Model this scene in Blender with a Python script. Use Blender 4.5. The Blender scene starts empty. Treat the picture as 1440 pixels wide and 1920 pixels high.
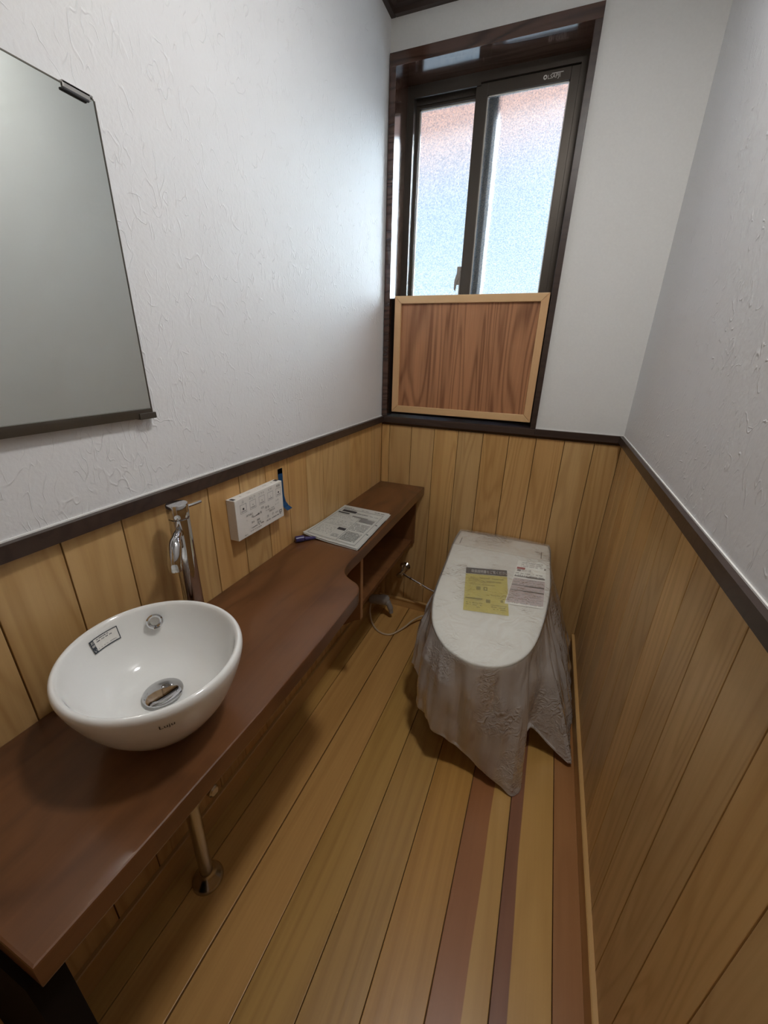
import bpy, bmesh, math, random
from mathutils import Vector, Matrix, noise
random.seed(7)
S = bpy.context.scene
COL = S.collection
PI = math.pi

# ------------------------------------------------------------------ camera
cam = bpy.data.cameras.new('camera')
co = bpy.data.objects.new('camera', cam); COL.objects.link(co)
cam.sensor_fit = 'VERTICAL'; cam.sensor_height = 24.0
cam.lens = 746.664 / 1920 * 24.0
cam.clip_start = 0.02
co.location = (0.702, 0.0, 1.27)
co.rotation_euler = (1.18955722, -0.0253477851, 0.385060569)
S.camera = co

# ------------------------------------------------------------------ world, lights, exposure
w = bpy.data.worlds.new('world'); S.world = w; w.use_nodes = True
nt = w.node_tree; nt.nodes.clear()
out = nt.nodes.new('ShaderNodeOutputWorld'); bg = nt.nodes.new('ShaderNodeBackground')
tc = nt.nodes.new('ShaderNodeTexCoord'); sx = nt.nodes.new('ShaderNodeSeparateXYZ'); cr = nt.nodes.new('ShaderNodeValToRGB')
nt.links.new(tc.outputs['Generated'], sx.inputs[0]); nt.links.new(sx.outputs['Z'], cr.inputs[0])
cr.color_ramp.elements[0].position = 0.0; cr.color_ramp.elements[0].color = (0.86, 0.95, 1.0, 1)
cr.color_ramp.elements[1].position = 0.6; cr.color_ramp.elements[1].color = (0.36, 0.60, 1.0, 1)
nt.links.new(cr.outputs[0], bg.inputs[0]); bg.inputs[1].default_value = 1.25
nt.links.new(bg.outputs[0], out.inputs[0])

def area(name, loc, rot, size, power, col, shape='DISK', sy=None):
    l = bpy.data.lights.new(name, 'AREA'); l.shape = shape; l.size = size
    if sy: l.size_y = sy
    l.energy = power; l.color = col
    o = bpy.data.objects.new(name, l); COL.objects.link(o); o.location = loc; o.rotation_euler = rot
    return o
area('ceiling_lamp_light', (0.78, 0.66, 2.318), (0, 0, 0), 0.17, 9.5, (1.0, 0.975, 0.945))
sun = bpy.data.lights.new('sun', 'SUN'); sun.energy = 21.0; sun.angle = 0.04; sun.color = (0.93, 0.97, 1.0)
so = bpy.data.objects.new('sun', sun); COL.objects.link(so)
so.rotation_euler = Vector((0.50, 0.80, 0.30)).to_track_quat('Z', 'Y').to_euler()   # low sun, outside to the right

S.view_settings.view_transform = 'Standard'
S.view_settings.look = 'None'
S.view_settings.gamma = 1.0
S.view_settings.use_curve_mapping = False
S.view_settings.exposure = 0.0
S.cycles.use_denoising = True
S.cycles.max_bounces = 14
S.cycles.transparent_max_bounces = 24
S.cycles.sample_clamp_indirect = 40.0

# ------------------------------------------------------------------ node helpers
def mat(name):
    m = bpy.data.materials.new(name); m.use_nodes = True
    n = m.node_tree; n.nodes.clear()
    o = n.nodes.new('ShaderNodeOutputMaterial'); p = n.nodes.new('ShaderNodeBsdfPrincipled')
    n.links.new(p.outputs[0], o.inputs[0])
    return m, n, p, o
def N(n, t, **k):
    x = n.nodes.new(t)
    for a, b in k.items():
        if a.startswith('i_'):
            key = a[2:]; key = int(key) if key.isdigit() else key.replace('_', ' ')
            x.inputs[key].default_value = b
        else: setattr(x, a, b)
    return x
def L(n, a, b): n.links.new(a, b)
def ramp(n, src, stops, interp='LINEAR'):
    r = n.nodes.new('ShaderNodeValToRGB'); r.color_ramp.interpolation = interp
    e = r.color_ramp.elements
    while len(e) < len(stops): e.new(0.5)
    for i, (p, c) in enumerate(stops):
        e[i].position = p; e[i].color = (*c, 1) if len(c) == 3 else c
    L(n, src, r.inputs[0]); return r
def math_(n, op, a, b=None, clamp=False):
    m = n.nodes.new('ShaderNodeMath'); m.operation = op; m.use_clamp = clamp
    for i, v in enumerate((a, b)):
        if v is None: continue
        if isinstance(v, (int, float)): m.inputs[i].default_value = v
        else: L(n, v, m.inputs[i])
    return m.outputs[0]
def mixc(n, fac, a, b, mode='MIX'):
    m = n.nodes.new('ShaderNodeMix'); m.data_type = 'RGBA'; m.blend_type = mode
    if isinstance(fac, (int, float)): m.inputs[0].default_value = fac
    else: L(n, fac, m.inputs[0])
    for i, v in ((6, a), (7, b)):
        if isinstance(v, tuple): m.inputs[i].default_value = (*v, 1)
        else: L(n, v, m.inputs[i])
    return m.outputs[2]
def coords(n, axes, scale):
    """object coordinates re-ordered so that x = across the grain, y = along it, z = depth; shifted per object"""
    t = n.nodes.new('ShaderNodeTexCoord'); s = n.nodes.new('ShaderNodeSeparateXYZ'); L(n, t.outputs['Object'], s.inputs[0])
    oi = n.nodes.new('ShaderNodeObjectInfo')
    c = n.nodes.new('ShaderNodeCombineXYZ')
    for i, a in enumerate(axes):
        v = math_(n, 'MULTIPLY', s.outputs[a], scale[i])
        v = math_(n, 'ADD', v, math_(n, 'MULTIPLY', oi.outputs['Random'], (37.0, 19.0, 53.0)[i]))
        L(n, v, c.inputs[i])
    return c.outputs[0], oi, s
def wood(name, light, dark, axes='XYZ', rough=0.4, ringscale=1.0, ringamt=0.5, vary=0.25, coat=0.0, bump=0.15, streak=0.35, spec=0.5, band=None, tints=None, along=1.1, rings=62.0, warp=0.25):
    m, n, p, o = mat(name)
    v, oi, sep = coords(n, axes, (1, 1, 1))
    mp = N(n, 'ShaderNodeMapping'); mp.inputs['Scale'].default_value = (9 * ringscale, along * ringscale, 9 * ringscale); L(n, v, mp.inputs[0])
    n1 = N(n, 'ShaderNodeTexNoise', i_Scale=1.0, i_Detail=2.5, i_Roughness=0.45, i_Distortion=warp); L(n, mp.outputs[0], n1.inputs[0])
    ring = math_(n, 'SINE', math_(n, 'MULTIPLY', n1.outputs[0], rings))
    ring = math_(n, 'POWER', math_(n, 'ADD', math_(n, 'MULTIPLY', ring, 0.5), 0.5), 2.2)
    mp2 = N(n, 'ShaderNodeMapping'); mp2.inputs['Scale'].default_value = (150, 3.5, 150); L(n, v, mp2.inputs[0])
    n2 = N(n, 'ShaderNodeTexNoise', i_Scale=1.0, i_Detail=3.0, i_Roughness=0.6); L(n, mp2.outputs[0], n2.inputs[0])
    mp3 = N(n, 'ShaderNodeMapping'); mp3.inputs['Scale'].default_value = (14, 0.9, 14); L(n, v, mp3.inputs[0])
    n3 = N(n, 'ShaderNodeTexNoise', i_Scale=1.0, i_Detail=2.0); L(n, mp3.outputs[0], n3.inputs[0])
    f = math_(n, 'MULTIPLY', ring, ringamt)
    f = math_(n, 'ADD', f, math_(n, 'MULTIPLY', math_(n, 'SUBTRACT', n2.outputs[0], 0.5), streak * 1.4))
    f = math_(n, 'ADD', f, math_(n, 'MULTIPLY', math_(n, 'SUBTRACT', n3.outputs[0], 0.35), 0.9), clamp=True)
    c = mixc(n, f, light, dark)
    if tints:
        rt = ramp(n, oi.outputs['Random'], [(i / len(tints), t) for i, t in enumerate(tints)], 'CONSTANT')
        c = mixc(n, 1.0, c, rt.outputs[0], 'MULTIPLY')
    if band:   # (coordinate letter, position, colour below it): a plank cut half from heartwood
        ax, pos, cl, cd = band
        nb = N(n, 'ShaderNodeTexNoise', i_Scale=2.2, i_Detail=1.0); L(n, v, nb.inputs[0])
        e = math_(n, 'ADD', sep.outputs[ax], math_(n, 'MULTIPLY', math_(n, 'SUBTRACT', nb.outputs[0], 0.5), 0.02))
        k = math_(n, 'MULTIPLY', math_(n, 'SUBTRACT', pos, e), 500.0, clamp=True)
        c = mixc(n, k, c, mixc(n, f, cl, cd))
    hv = N(n, 'ShaderNodeHueSaturation'); L(n, c, hv.inputs['Color'])
    L(n, math_(n, 'ADD', math_(n, 'MULTIPLY', oi.outputs['Random'], vary), 1.0 - vary / 2), hv.inputs['Value'])
    L(n, hv.outputs[0], p.inputs['Base Color'])
    p.inputs['Roughness'].default_value = rough; p.inputs['Specular IOR Level'].default_value = spec
    p.inputs['Coat Weight'].default_value = coat; p.inputs['Coat Roughness'].default_value = 0.12
    b = N(n, 'ShaderNodeBump', i_Strength=bump, i_Distance=0.001); L(n, f, b.inputs['Height']); L(n, b.outputs[0], p.inputs['Normal'])
    return m
def plain(name, col, rough=0.4, metal=0.0, spec=0.5, coat=0.0, bump=0.0, bscale=200.0, vary=0.04, **k):
    m, n, p, o = mat(name)
    t = N(n, 'ShaderNodeTexCoord'); ns = N(n, 'ShaderNodeTexNoise', i_Scale=bscale, i_Detail=2.0); L(n, t.outputs['Object'], ns.inputs[0])
    L(n, mixc(n, ns.outputs[0], tuple(x * (1 - vary) for x in col), tuple(min(1, x * (1 + vary)) for x in col)), p.inputs['Base Color'])
    p.inputs['Roughness'].default_value = rough; p.inputs['Metallic'].default_value = metal
    p.inputs['Specular IOR Level'].default_value = spec; p.inputs['Coat Weight'].default_value = coat
    p.inputs['Coat Roughness'].default_value = 0.05
    if bump:
        b = N(n, 'ShaderNodeBump', i_Strength=bump, i_Distance=0.001); L(n, ns.outputs[0], b.inputs['Height']); L(n, b.outputs[0], p.inputs['Normal'])
    for a, v in k.items(): p.inputs[a].default_value = v
    return m

def plaster():
    m, n, p, o = mat('embossed_wallpaper')
    t = N(n, 'ShaderNodeTexCoord')
    wn = N(n, 'ShaderNodeTexNoise', i_Scale=6.0, i_Detail=1.0); L(n, t.outputs['Object'], wn.inputs[0])
    hs = []
    for rot, sc, off, wd in (((0.7, 0.5, 0.2), (34, 34, 14), 3.1, 0.020), ((-0.6, -0.5, 0.6), (40, 40, 17), 11.7, 0.018), ((1.1, 0.8, 0.1), (24, 24, 12), 23.0, 0.014)):
        mp = N(n, 'ShaderNodeMapping'); mp.inputs['Rotation'].default_value = rot; mp.inputs['Scale'].default_value = sc; mp.inputs['Location'].default_value = (off, off, off)
        L(n, t.outputs['Object'], mp.inputs[0])
        a = N(n, 'ShaderNodeTexNoise', i_Scale=1.0, i_Detail=1.5, i_Roughness=0.5, i_Distortion=0.3); L(n, mp.outputs[0], a.inputs[0])
        r = math_(n, 'SUBTRACT', 1.0, math_(n, 'DIVIDE', math_(n, 'ABSOLUTE', math_(n, 'SUBTRACT', a.outputs[0], 0.5)), wd), clamp=True)
        k = N(n, 'ShaderNodeTexNoise', i_Scale=24.0, i_Detail=1.5)
        mp2 = N(n, 'ShaderNodeMapping'); mp2.inputs['Location'].default_value = (off * 2, 1, off); L(n, t.outputs['Object'], mp2.inputs[0]); L(n, mp2.outputs[0], k.inputs[0])
        msk = math_(n, 'MULTIPLY', math_(n, 'SUBTRACT', k.outputs[0], 0.50), 9.0, clamp=True)
        hs.append(math_(n, 'MULTIPLY', r, msk))
    h = math_(n, 'ADD', math_(n, 'ADD', hs[0], hs[1]), hs[2])
    g = N(n, 'ShaderNodeTexNoise', i_Scale=130.0, i_Detail=3.0); L(n, t.outputs['Object'], g.inputs[0])
    h = math_(n, 'ADD', h, math_(n, 'MULTIPLY', g.outputs[0], 0.7))
    L(n, mixc(n, wn.outputs[0], (0.69, 0.69, 0.695), (0.72, 0.72, 0.72)), p.inputs['Base Color'])
    p.inputs['Roughness'].default_value = 0.62; p.inputs['Specular IOR Level'].default_value = 0.3
    b = N(n, 'ShaderNodeBump', i_Strength=0.55, i_Distance=0.0014); L(n, h, b.inputs['Height']); L(n, b.outputs[0], p.inputs['Normal'])
    return m

M = {}
M['paper_wall'] = plaster()
M['far_wall'] = plain('smooth_wallpaper', (0.69, 0.69, 0.67), 0.7, bump=0.25, bscale=160)
M['back'] = plain('groove_shadow_wood', (0.13, 0.07, 0.025), 0.8)
M['board'] = wood('pale_cedar_board', (0.60, 0.385, 0.165), (0.40, 0.225, 0.075), 'XZY', rough=0.42, ringscale=0.8, ringamt=0.42, along=0.8, rings=85.0, warp=0.6, vary=0.16, streak=0.45, tints=[(1, 1, 1), (1, .93, .84), (.97, .98, 1), (1, .97, .9)])
M['boardY'] = wood('pale_cedar_board_side', (0.60, 0.385, 0.165), (0.40, 0.225, 0.075), 'YZX', rough=0.42, ringscale=0.8, ringamt=0.42, along=0.8, rings=85.0, warp=0.6, vary=0.16, streak=0.45, tints=[(1, 1, 1), (1, .93, .84), (.97, .98, 1), (1, .97, .9)])
M['floor'] = wood('oiled_floor_plank', (0.56, 0.33, 0.10), (0.36, 0.185, 0.045), 'XYZ', rough=0.34, ringscale=0.45, ringamt=0.3, vary=0.22, streak=0.5, rings=90.0, along=0.6, tints=[(1, 1, 1), (1, .92, .80), (.94, .95, .9), (1, .96, 1.05)])
M['floor_red'] = wood('two_tone_floor_plank_red', (0.56, 0.33, 0.10), (0.40, 0.21, 0.05), 'XYZ', rough=0.34, ringscale=0.45, ringamt=0.2, vary=0.0, streak=0.3, band=('X', 0.010, (0.36, 0.15, 0.055), (0.24, 0.095, 0.035)))
M['floor_purple'] = wood('two_tone_floor_plank_purple', (0.58, 0.34, 0.10), (0.42, 0.22, 0.05), 'XYZ', rough=0.34, ringscale=0.45, ringamt=0.2, vary=0.0, streak=0.3, band=('X', -0.024, (0.26, 0.11, 0.055), (0.18, 0.07, 0.035)))
M['floor_brown'] = wood('reddish_floor_plank', (0.40, 0.185, 0.065), (0.27, 0.11, 0.036), 'XYZ', rough=0.34, ringscale=0.45, ringamt=0.2, vary=0.0, streak=0.3)
M['skirt'] = wood('baseboard_wood', (0.56, 0.34, 0.13), (0.42, 0.23, 0.07), 'XYZ', rough=0.45, ringscale=0.6, ringamt=0.2)
M['dark'] = wood('dark_brown_trim_wood', (0.050, 0.031, 0.024), (0.026, 0.016, 0.013), 'YXZ', rough=0.36, ringscale=1.0, ringamt=0.5, bump=0.1, vary=0.05)
M['darkm'] = plain('shade_darkened_wood', (0.012, 0.008, 0.006), 0.9, spec=0.1)  # dark brown wood with shade worked into the near-black colour
M['reveal'] = wood('varnished_reveal_wood', (0.085, 0.042, 0.028), (0.034, 0.017, 0.012), 'YXZ', rough=0.13, ringscale=1.3, ringamt=0.8, bump=0.08, vary=0.0, coat=0.6)
M['counter'] = wood('red_brown_varnished_counter', (0.150, 0.060, 0.021), (0.050, 0.019, 0.007), 'XYZ', rough=0.33, ringscale=0.55, ringamt=0.34, bump=0.2, vary=0.0, streak=0.3, coat=0.25, along=4.5, warp=1.3, rings=26.0)
M['shelfw'] = wood('brown_shelf_panel', (0.20, 0.085, 0.03), (0.12, 0.045, 0.016), 'YZX', rough=0.45, ringscale=0.5, ringamt=0.3, vary=0.0)
M['panelw'] = wood('cedar_panel_bold_grain', (0.44, 0.205, 0.095), (0.155, 0.058, 0.022), 'XZY', rough=0.45, ringscale=0.75, ringamt=0.55, vary=0.0, streak=0.5, along=0.9, rings=130.0, warp=0.5)
M['palef'] = wood('pale_picture_frame_wood', (0.66, 0.43, 0.22), (0.50, 0.30, 0.13), 'ZXY', rough=0.42, ringscale=0.5, ringamt=0.2, vary=0.05)
M['palefv'] = wood('pale_picture_frame_wood_upright', (0.66, 0.41, 0.21), (0.50, 0.28, 0.12), 'XZY', rough=0.42, ringscale=0.5, ringamt=0.2, vary=0.05)
M['edgew'] = wood('pale_panel_edge', (0.42, 0.22, 0.10), (0.33, 0.16, 0.07), 'YZX', rough=0.45, ringamt=0.2, vary=0.0)
M['alu'] = plain('bronze_aluminium', (0.085, 0.072, 0.060), 0.38, metal=0.55)
M['blackgap'] = plain('black_rubber_gasket', (0.012, 0.011, 0.010), 0.6)
M['chrome'] = plain('polished_chrome', (0.60, 0.60, 0.61), 0.05, metal=1.0)
M['chromed'] = plain('dull_chrome', (0.55, 0.53, 0.50), 0.22, metal=1.0)
M['ceramic'] = plain('white_glazed_ceramic', (0.80, 0.80, 0.78), 0.09, coat=0.5, vary=0.01)
M['toilet'] = plain('white_toilet_plastic', (0.80, 0.79, 0.74), 0.28, vary=0.01)
M['toilet2'] = plain('offwhite_housing_plastic', (0.74, 0.70, 0.63), 0.32, vary=0.01)
M['white'] = plain('white_card', (0.74, 0.72, 0.68), 0.55)
M['ink'] = plain('black_ink', (0.035, 0.035, 0.04), 0.6)
M['greyink'] = plain('grey_ink', (0.20, 0.195, 0.19), 0.6)
M['midink'] = plain('pale_grey_ink', (0.40, 0.385, 0.375), 0.6)
M['navyink'] = plain('navy_ink', (0.03, 0.04, 0.055), 0.5)
M['redink'] = plain('red_ink', (0.42, 0.07, 0.08), 0.6)
M['yellow'] = plain('yellow_label_film', (0.62, 0.54, 0.13), 0.4, vary=0.12, bscale=30)
M['olive'] = plain('olive_ink', (0.27, 0.24, 0.04), 0.5)
M['pink'] = plain('pale_pink_print', (0.62, 0.53, 0.52), 0.6)
M['sheet'] = plain('white_paper', (0.93, 0.93, 0.88), 0.6)
M['marker'] = plain('violet_blue_marker_plastic', (0.045, 0.035, 0.13), 0.3)
M['tape'] = plain('blue_masking_tape', (0.018, 0.11, 0.28), 0.55)
M['grey'] = plain('grey_plastic', (0.33, 0.30, 0.27), 0.4)
M['cord'] = plain('cream_cord', (0.55, 0.42, 0.27), 0.45)
M['mirror'] = plain('mirror_silver', (0.80, 0.84, 0.80), 0.05, metal=1.0, vary=0.0)
M['mrail'] = plain('mirror_channel_metal', (0.16, 0.15, 0.13), 0.3, metal=0.9)
M['ceil'] = plain('ceiling_paper', (0.72, 0.72, 0.70), 0.8, bump=0.2)
M['caulk'] = plain('white_caulk', (0.78, 0.77, 0.74), 0.6)
M['eave'] = plain('salmon_painted_soffit', (0.86, 0.42, 0.29), 0.7)
M['ground'] = plain('pale_concrete_ground', (0.72, 0.72, 0.70), 0.9, bscale=5)
M['lampw'] = plain('lamp_white', (0.8, 0.8, 0.78), 0.5)

def glassmat():
    m, n, p, o = mat('figured_frosted_glass')
    t = N(n, 'ShaderNodeTexCoord')
    a = N(n, 'ShaderNodeTexNoise', i_Scale=190.0, i_Detail=2.0, i_Roughness=0.6, i_Distortion=0.4); L(n, t.outputs['Object'], a.inputs[0])
    b = N(n, 'ShaderNodeBump', i_Strength=0.8, i_Distance=0.0022); L(n, a.outputs[0], b.inputs['Height'])
    n.nodes.remove(p)
    fx_ = N(n, 'ShaderNodeTexNoise', i_Scale=240.0, i_Detail=1.0, i_Distortion=0.6); L(n, t.outputs['Object'], fx_.inputs[0])
    fr_ = ramp(n, fx_.outputs[0], [(0.36, (0.60, 0.70, 0.78)), (0.60, (0.97, 1.0, 1.0))])
    g = N(n, 'ShaderNodeBsdfRefraction', i_Roughness=0.46, i_IOR=1.40); L(n, fr_.outputs[0], g.inputs['Color']); L(n, b.outputs[0], g.inputs['Normal'])
    s = N(n, 'ShaderNodeBsdfGlossy', i_Roughness=0.15); s.inputs['Color'].default_value = (1, 1, 1, 1); L(n, b.outputs[0], s.inputs['Normal'])
    tl = N(n, 'ShaderNodeBsdfTranslucent'); tl.inputs['Color'].default_value = (0.9, 0.95, 1, 1)
    m1 = N(n, 'ShaderNodeMixShader', i_0=0.04); L(n, g.outputs[0], m1.inputs[1]); L(n, tl.outputs[0], m1.inputs[2])
    m2 = N(n, 'ShaderNodeMixShader', i_0=0.05); L(n, m1.outputs[0], m2.inputs[1]); L(n, s.outputs[0], m2.inputs[2])
    L(n, m2.outputs[0], o.inputs[0]); return m
M['glass'] = glassmat()

def filmmat(name, haze, tint, bd_):
    m, n, p, o = mat(name); n.nodes.remove(p)
    t = N(n, 'ShaderNodeTexCoord')
    mp = N(n, 'ShaderNodeMapping'); mp.inputs['Scale'].default_value = (1, 0.8, 0.22); L(n, t.outputs['Object'], mp.inputs[0])
    a = N(n, 'ShaderNodeTexNoise', i_Scale=15.0, i_Detail=2.0, i_Roughness=0.45, i_Distortion=1.0); L(n, mp.outputs[0], a.inputs[0])
    r = math_(n, 'ABSOLUTE', math_(n, 'SUBTRACT', a.outputs[0], 0.5))
    mk_ = N(n, 'ShaderNodeTexNoise', i_Scale=7.0, i_Detail=1.0); L(n, t.outputs['Object'], mk_.inputs[0])
    r2 = N(n, 'ShaderNodeTexNoise', i_Scale=38.0, i_Detail=2.0, i_Distortion=1.5); L(n, t.outputs['Object'], r2.inputs[0])
    r = math_(n, 'ADD', r, math_(n, 'MULTIPLY', math_(n, 'ABSOLUTE', math_(n, 'SUBTRACT', r2.outputs[0], 0.5)), math_(n, 'MULTIPLY', math_(n, 'SUBTRACT', mk_.outputs[0], 0.46), 7.0, clamp=True)))
    b = N(n, 'ShaderNodeBump', i_Strength=0.8, i_Distance=bd_); L(n, r, b.inputs['Height'])
    tr = N(n, 'ShaderNodeBsdfTransparent'); tr.inputs[0].default_value = (*tint, 1)
    df = N(n, 'ShaderNodeBsdfDiffuse'); df.inputs[0].default_value = (0.92, 0.90, 0.88, 1); L(n, b.outputs[0], df.inputs['Normal'])
    tl = N(n, 'ShaderNodeBsdfTranslucent'); tl.inputs[0].default_value = (0.92, 0.90, 0.88, 1)
    mx = N(n, 'ShaderNodeMixShader', i_0=0.3); L(n, df.outputs[0], mx.inputs[1]); L(n, tl.outputs[0], mx.inputs[2])
    big = N(n, 'ShaderNodeTexNoise', i_Scale=9.0, i_Detail=2.0); L(n, t.outputs['Object'], big.inputs[0])
    fac = math_(n, 'MULTIPLY', math_(n, 'ADD', math_(n, 'MULTIPLY', big.outputs[0], 0.5), 0.75), haze)
    m1 = N(n, 'ShaderNodeMixShader'); L(n, fac, m1.inputs[0]); L(n, tr.outputs[0], m1.inputs[1]); L(n, mx.outputs[0], m1.inputs[2])
    gl = N(n, 'ShaderNodeBsdfGlossy', i_Roughness=0.16); gl.inputs[0].default_value = (1, 1, 1, 1); L(n, b.outputs[0], gl.inputs['Normal'])
    lw = N(n, 'ShaderNodeFresnel', i_IOR=1.45); L(n, b.outputs[0], lw.inputs['Normal'])
    m2 = N(n, 'ShaderNodeMixShader'); L(n, math_(n, 'MULTIPLY', lw.outputs[0], 1.7, clamp=True), m2.inputs[0]); L(n, m1.outputs[0], m2.inputs[1]); L(n, gl.outputs[0], m2.inputs[2])
    L(n, m2.outputs[0], o.inputs[0]); return m
M['film'] = filmmat('hazy_polythene_film', 0.72, (0.98, 0.97, 0.96), 0.014)
M['film_clear'] = filmmat('taut_clear_film', 0.17, (0.99, 0.99, 0.98), 0.011)

# ------------------------------------------------------------------ geometry helpers
def obj(name, bm, m, parent=None, loc=None, smooth=False, kind=None):
    me = bpy.data.meshes.new(name)
    bmesh.ops.recalc_face_normals(bm, faces=bm.faces)
    bm.to_mesh(me); bm.free()
    for x in (m if isinstance(m, (list, tuple)) else [m]): me.materials.append(x)
    if smooth:
        for p in me.polygons: p.use_smooth = True
        me.set_sharp_from_angle(angle=math.radians(38))
    o = bpy.data.objects.new(name, me); COL.objects.link(o)
    if parent: o.parent = parent
    if loc: o.location = loc
    if kind: o['kind'] = kind
    return o
def empty(name, loc, label, cat, group=None, rz=0):
    o = bpy.data.objects.new(name, None); COL.objects.link(o); o.location = loc; o.rotation_euler = (0, 0, rz)
    o.empty_display_size = 0.05
    tag(o, label, cat, group); return o
def tag(o, label, cat, group=None):
    o['label'] = label; o['category'] = cat
    if group: o['group'] = group
    return o
def box(bm, x0, x1, y0, y1, z0, z1, bev=0.0, mi=0):
    t = bmesh.new()
    bmesh.ops.create_cube(t, size=1.0)
    for v in t.verts:
        v.co = Vector(((x0 + x1) / 2 + v.co.x * (x1 - x0), (y0 + y1) / 2 + v.co.y * (y1 - y0), (z0 + z1) / 2 + v.co.z * (z1 - z0)))
    if bev: bmesh.ops.bevel(t, geom=list(t.edges), offset=bev, segments=2, affect='EDGES', profile=0.6)
    for f in t.faces: f.material_index = mi
    me = bpy.data.meshes.new('t'); t.to_mesh(me); t.free(); bm.from_mesh(me); bpy.data.meshes.remove(me)
    return bm
def nb(*a, **k): return box(bmesh.new(), *a, **k)
def prism(pts, d0, d1, axis='Z', bev=0.0, seg=2):
    """extrude a 2D outline along an axis. pts are (x,y) for Z, (x,z) for Y, (y,z) for X"""
    bm = bmesh.new()
    def P(a, b, c): return {'Z': (a, b, c), 'Y': (a, c, b), 'X': (c, a, b)}[axis]
    lo = [bm.verts.new(P(a, b, d0)) for a, b in pts]; hi = [bm.verts.new(P(a, b, d1)) for a, b in pts]
    n = len(pts)
    f0 = bm.faces.new(lo); f1 = bm.faces.new(hi)
    for i in range(n): bm.faces.new((lo[i], lo[(i + 1) % n], hi[(i + 1) % n], hi[i]))
    bmesh.ops.recalc_face_normals(bm, faces=bm.faces)
    if bev:
        es = [e for f in (f0, f1) for e in f.edges]
        bmesh.ops.bevel(bm, geom=list(set(es)), offset=bev, segments=seg, affect='EDGES', profile=0.6)
    return bm
def lathe(prof, n=40, c=(0, 0, 0), bm=None, sx=1.0, sy=1.0):
    bm = bm or bmesh.new(); rings = []
    for r, z in prof:
        if r < 1e-6: rings.append([bm.verts.new((c[0], c[1], c[2] + z))])
        else: rings.append([bm.verts.new((c[0] + r * sx * math.cos(2 * PI * i / n), c[1] + r * sy * math.sin(2 * PI * i / n), c[2] + z)) for i in range(n)])
    for a, b in zip(rings, rings[1:]):
        for i in range(n):
            j = (i + 1) % n
            if len(a) == 1 and len(b) > 1: bm.faces.new((a[0], b[i], b[j]))
            elif len(b) == 1 and len(a) > 1: bm.faces.new((a[i], a[j], b[0]))
            elif len(a) > 1: bm.faces.new((a[i], a[j], b[j], b[i]))
    return bm
def tube(path, rad, n=16, bm=None, cap=True):
    """swept tube; rad is a number or one radius per point"""
    bm = bm or bmesh.new(); P = [Vector(p) for p in path]; rings = []
    up = None
    for i, p in enumerate(P):
        t = (P[min(i + 1, len(P) - 1)] - P[max(i - 1, 0)]).normalized()
        if up is None:
            up = Vector((0, 0, 1)) if abs(t.z) < 0.9 else Vector((1, 0, 0))
        a = t.cross(up).normalized(); up = a.cross(t).normalized()
        r = rad[i] if isinstance(rad, (list, tuple)) else rad
        rings.append([bm.verts.new(p + (a * math.cos(2 * PI * k / n) + up * math.sin(2 * PI * k / n)) * r) for k in range(n)])
    for a, b in zip(rings, rings[1:]):
        for k in range(n): bm.faces.new((a[k], a[(k + 1) % n], b[(k + 1) % n], b[k]))
    if cap: bm.faces.new(rings[0]); bm.faces.new(rings[-1])
    return bm
def spline(pts, n=8):
    P = [Vector(p) for p in pts]; Q = [P[0] * 2 - P[1]] + P + [P[-1] * 2 - P[-2]]; out = []
    for i in range(1, len(Q) - 2):
        for k in range(n):
            t = k / n; a, b, c, d = Q[i - 1], Q[i], Q[i + 1], Q[i + 2]
            out.append(0.5 * ((2 * b) + (c - a) * t + (2 * a - 5 * b + 4 * c - d) * t * t + (3 * b - a - 3 * c + d) * t ** 3))
    out.append(P[-1]); return out
def struct(name, bm, m, **k):
    o = obj(name, bm, m, **k); o['kind'] = 'structure'; return o

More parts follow.
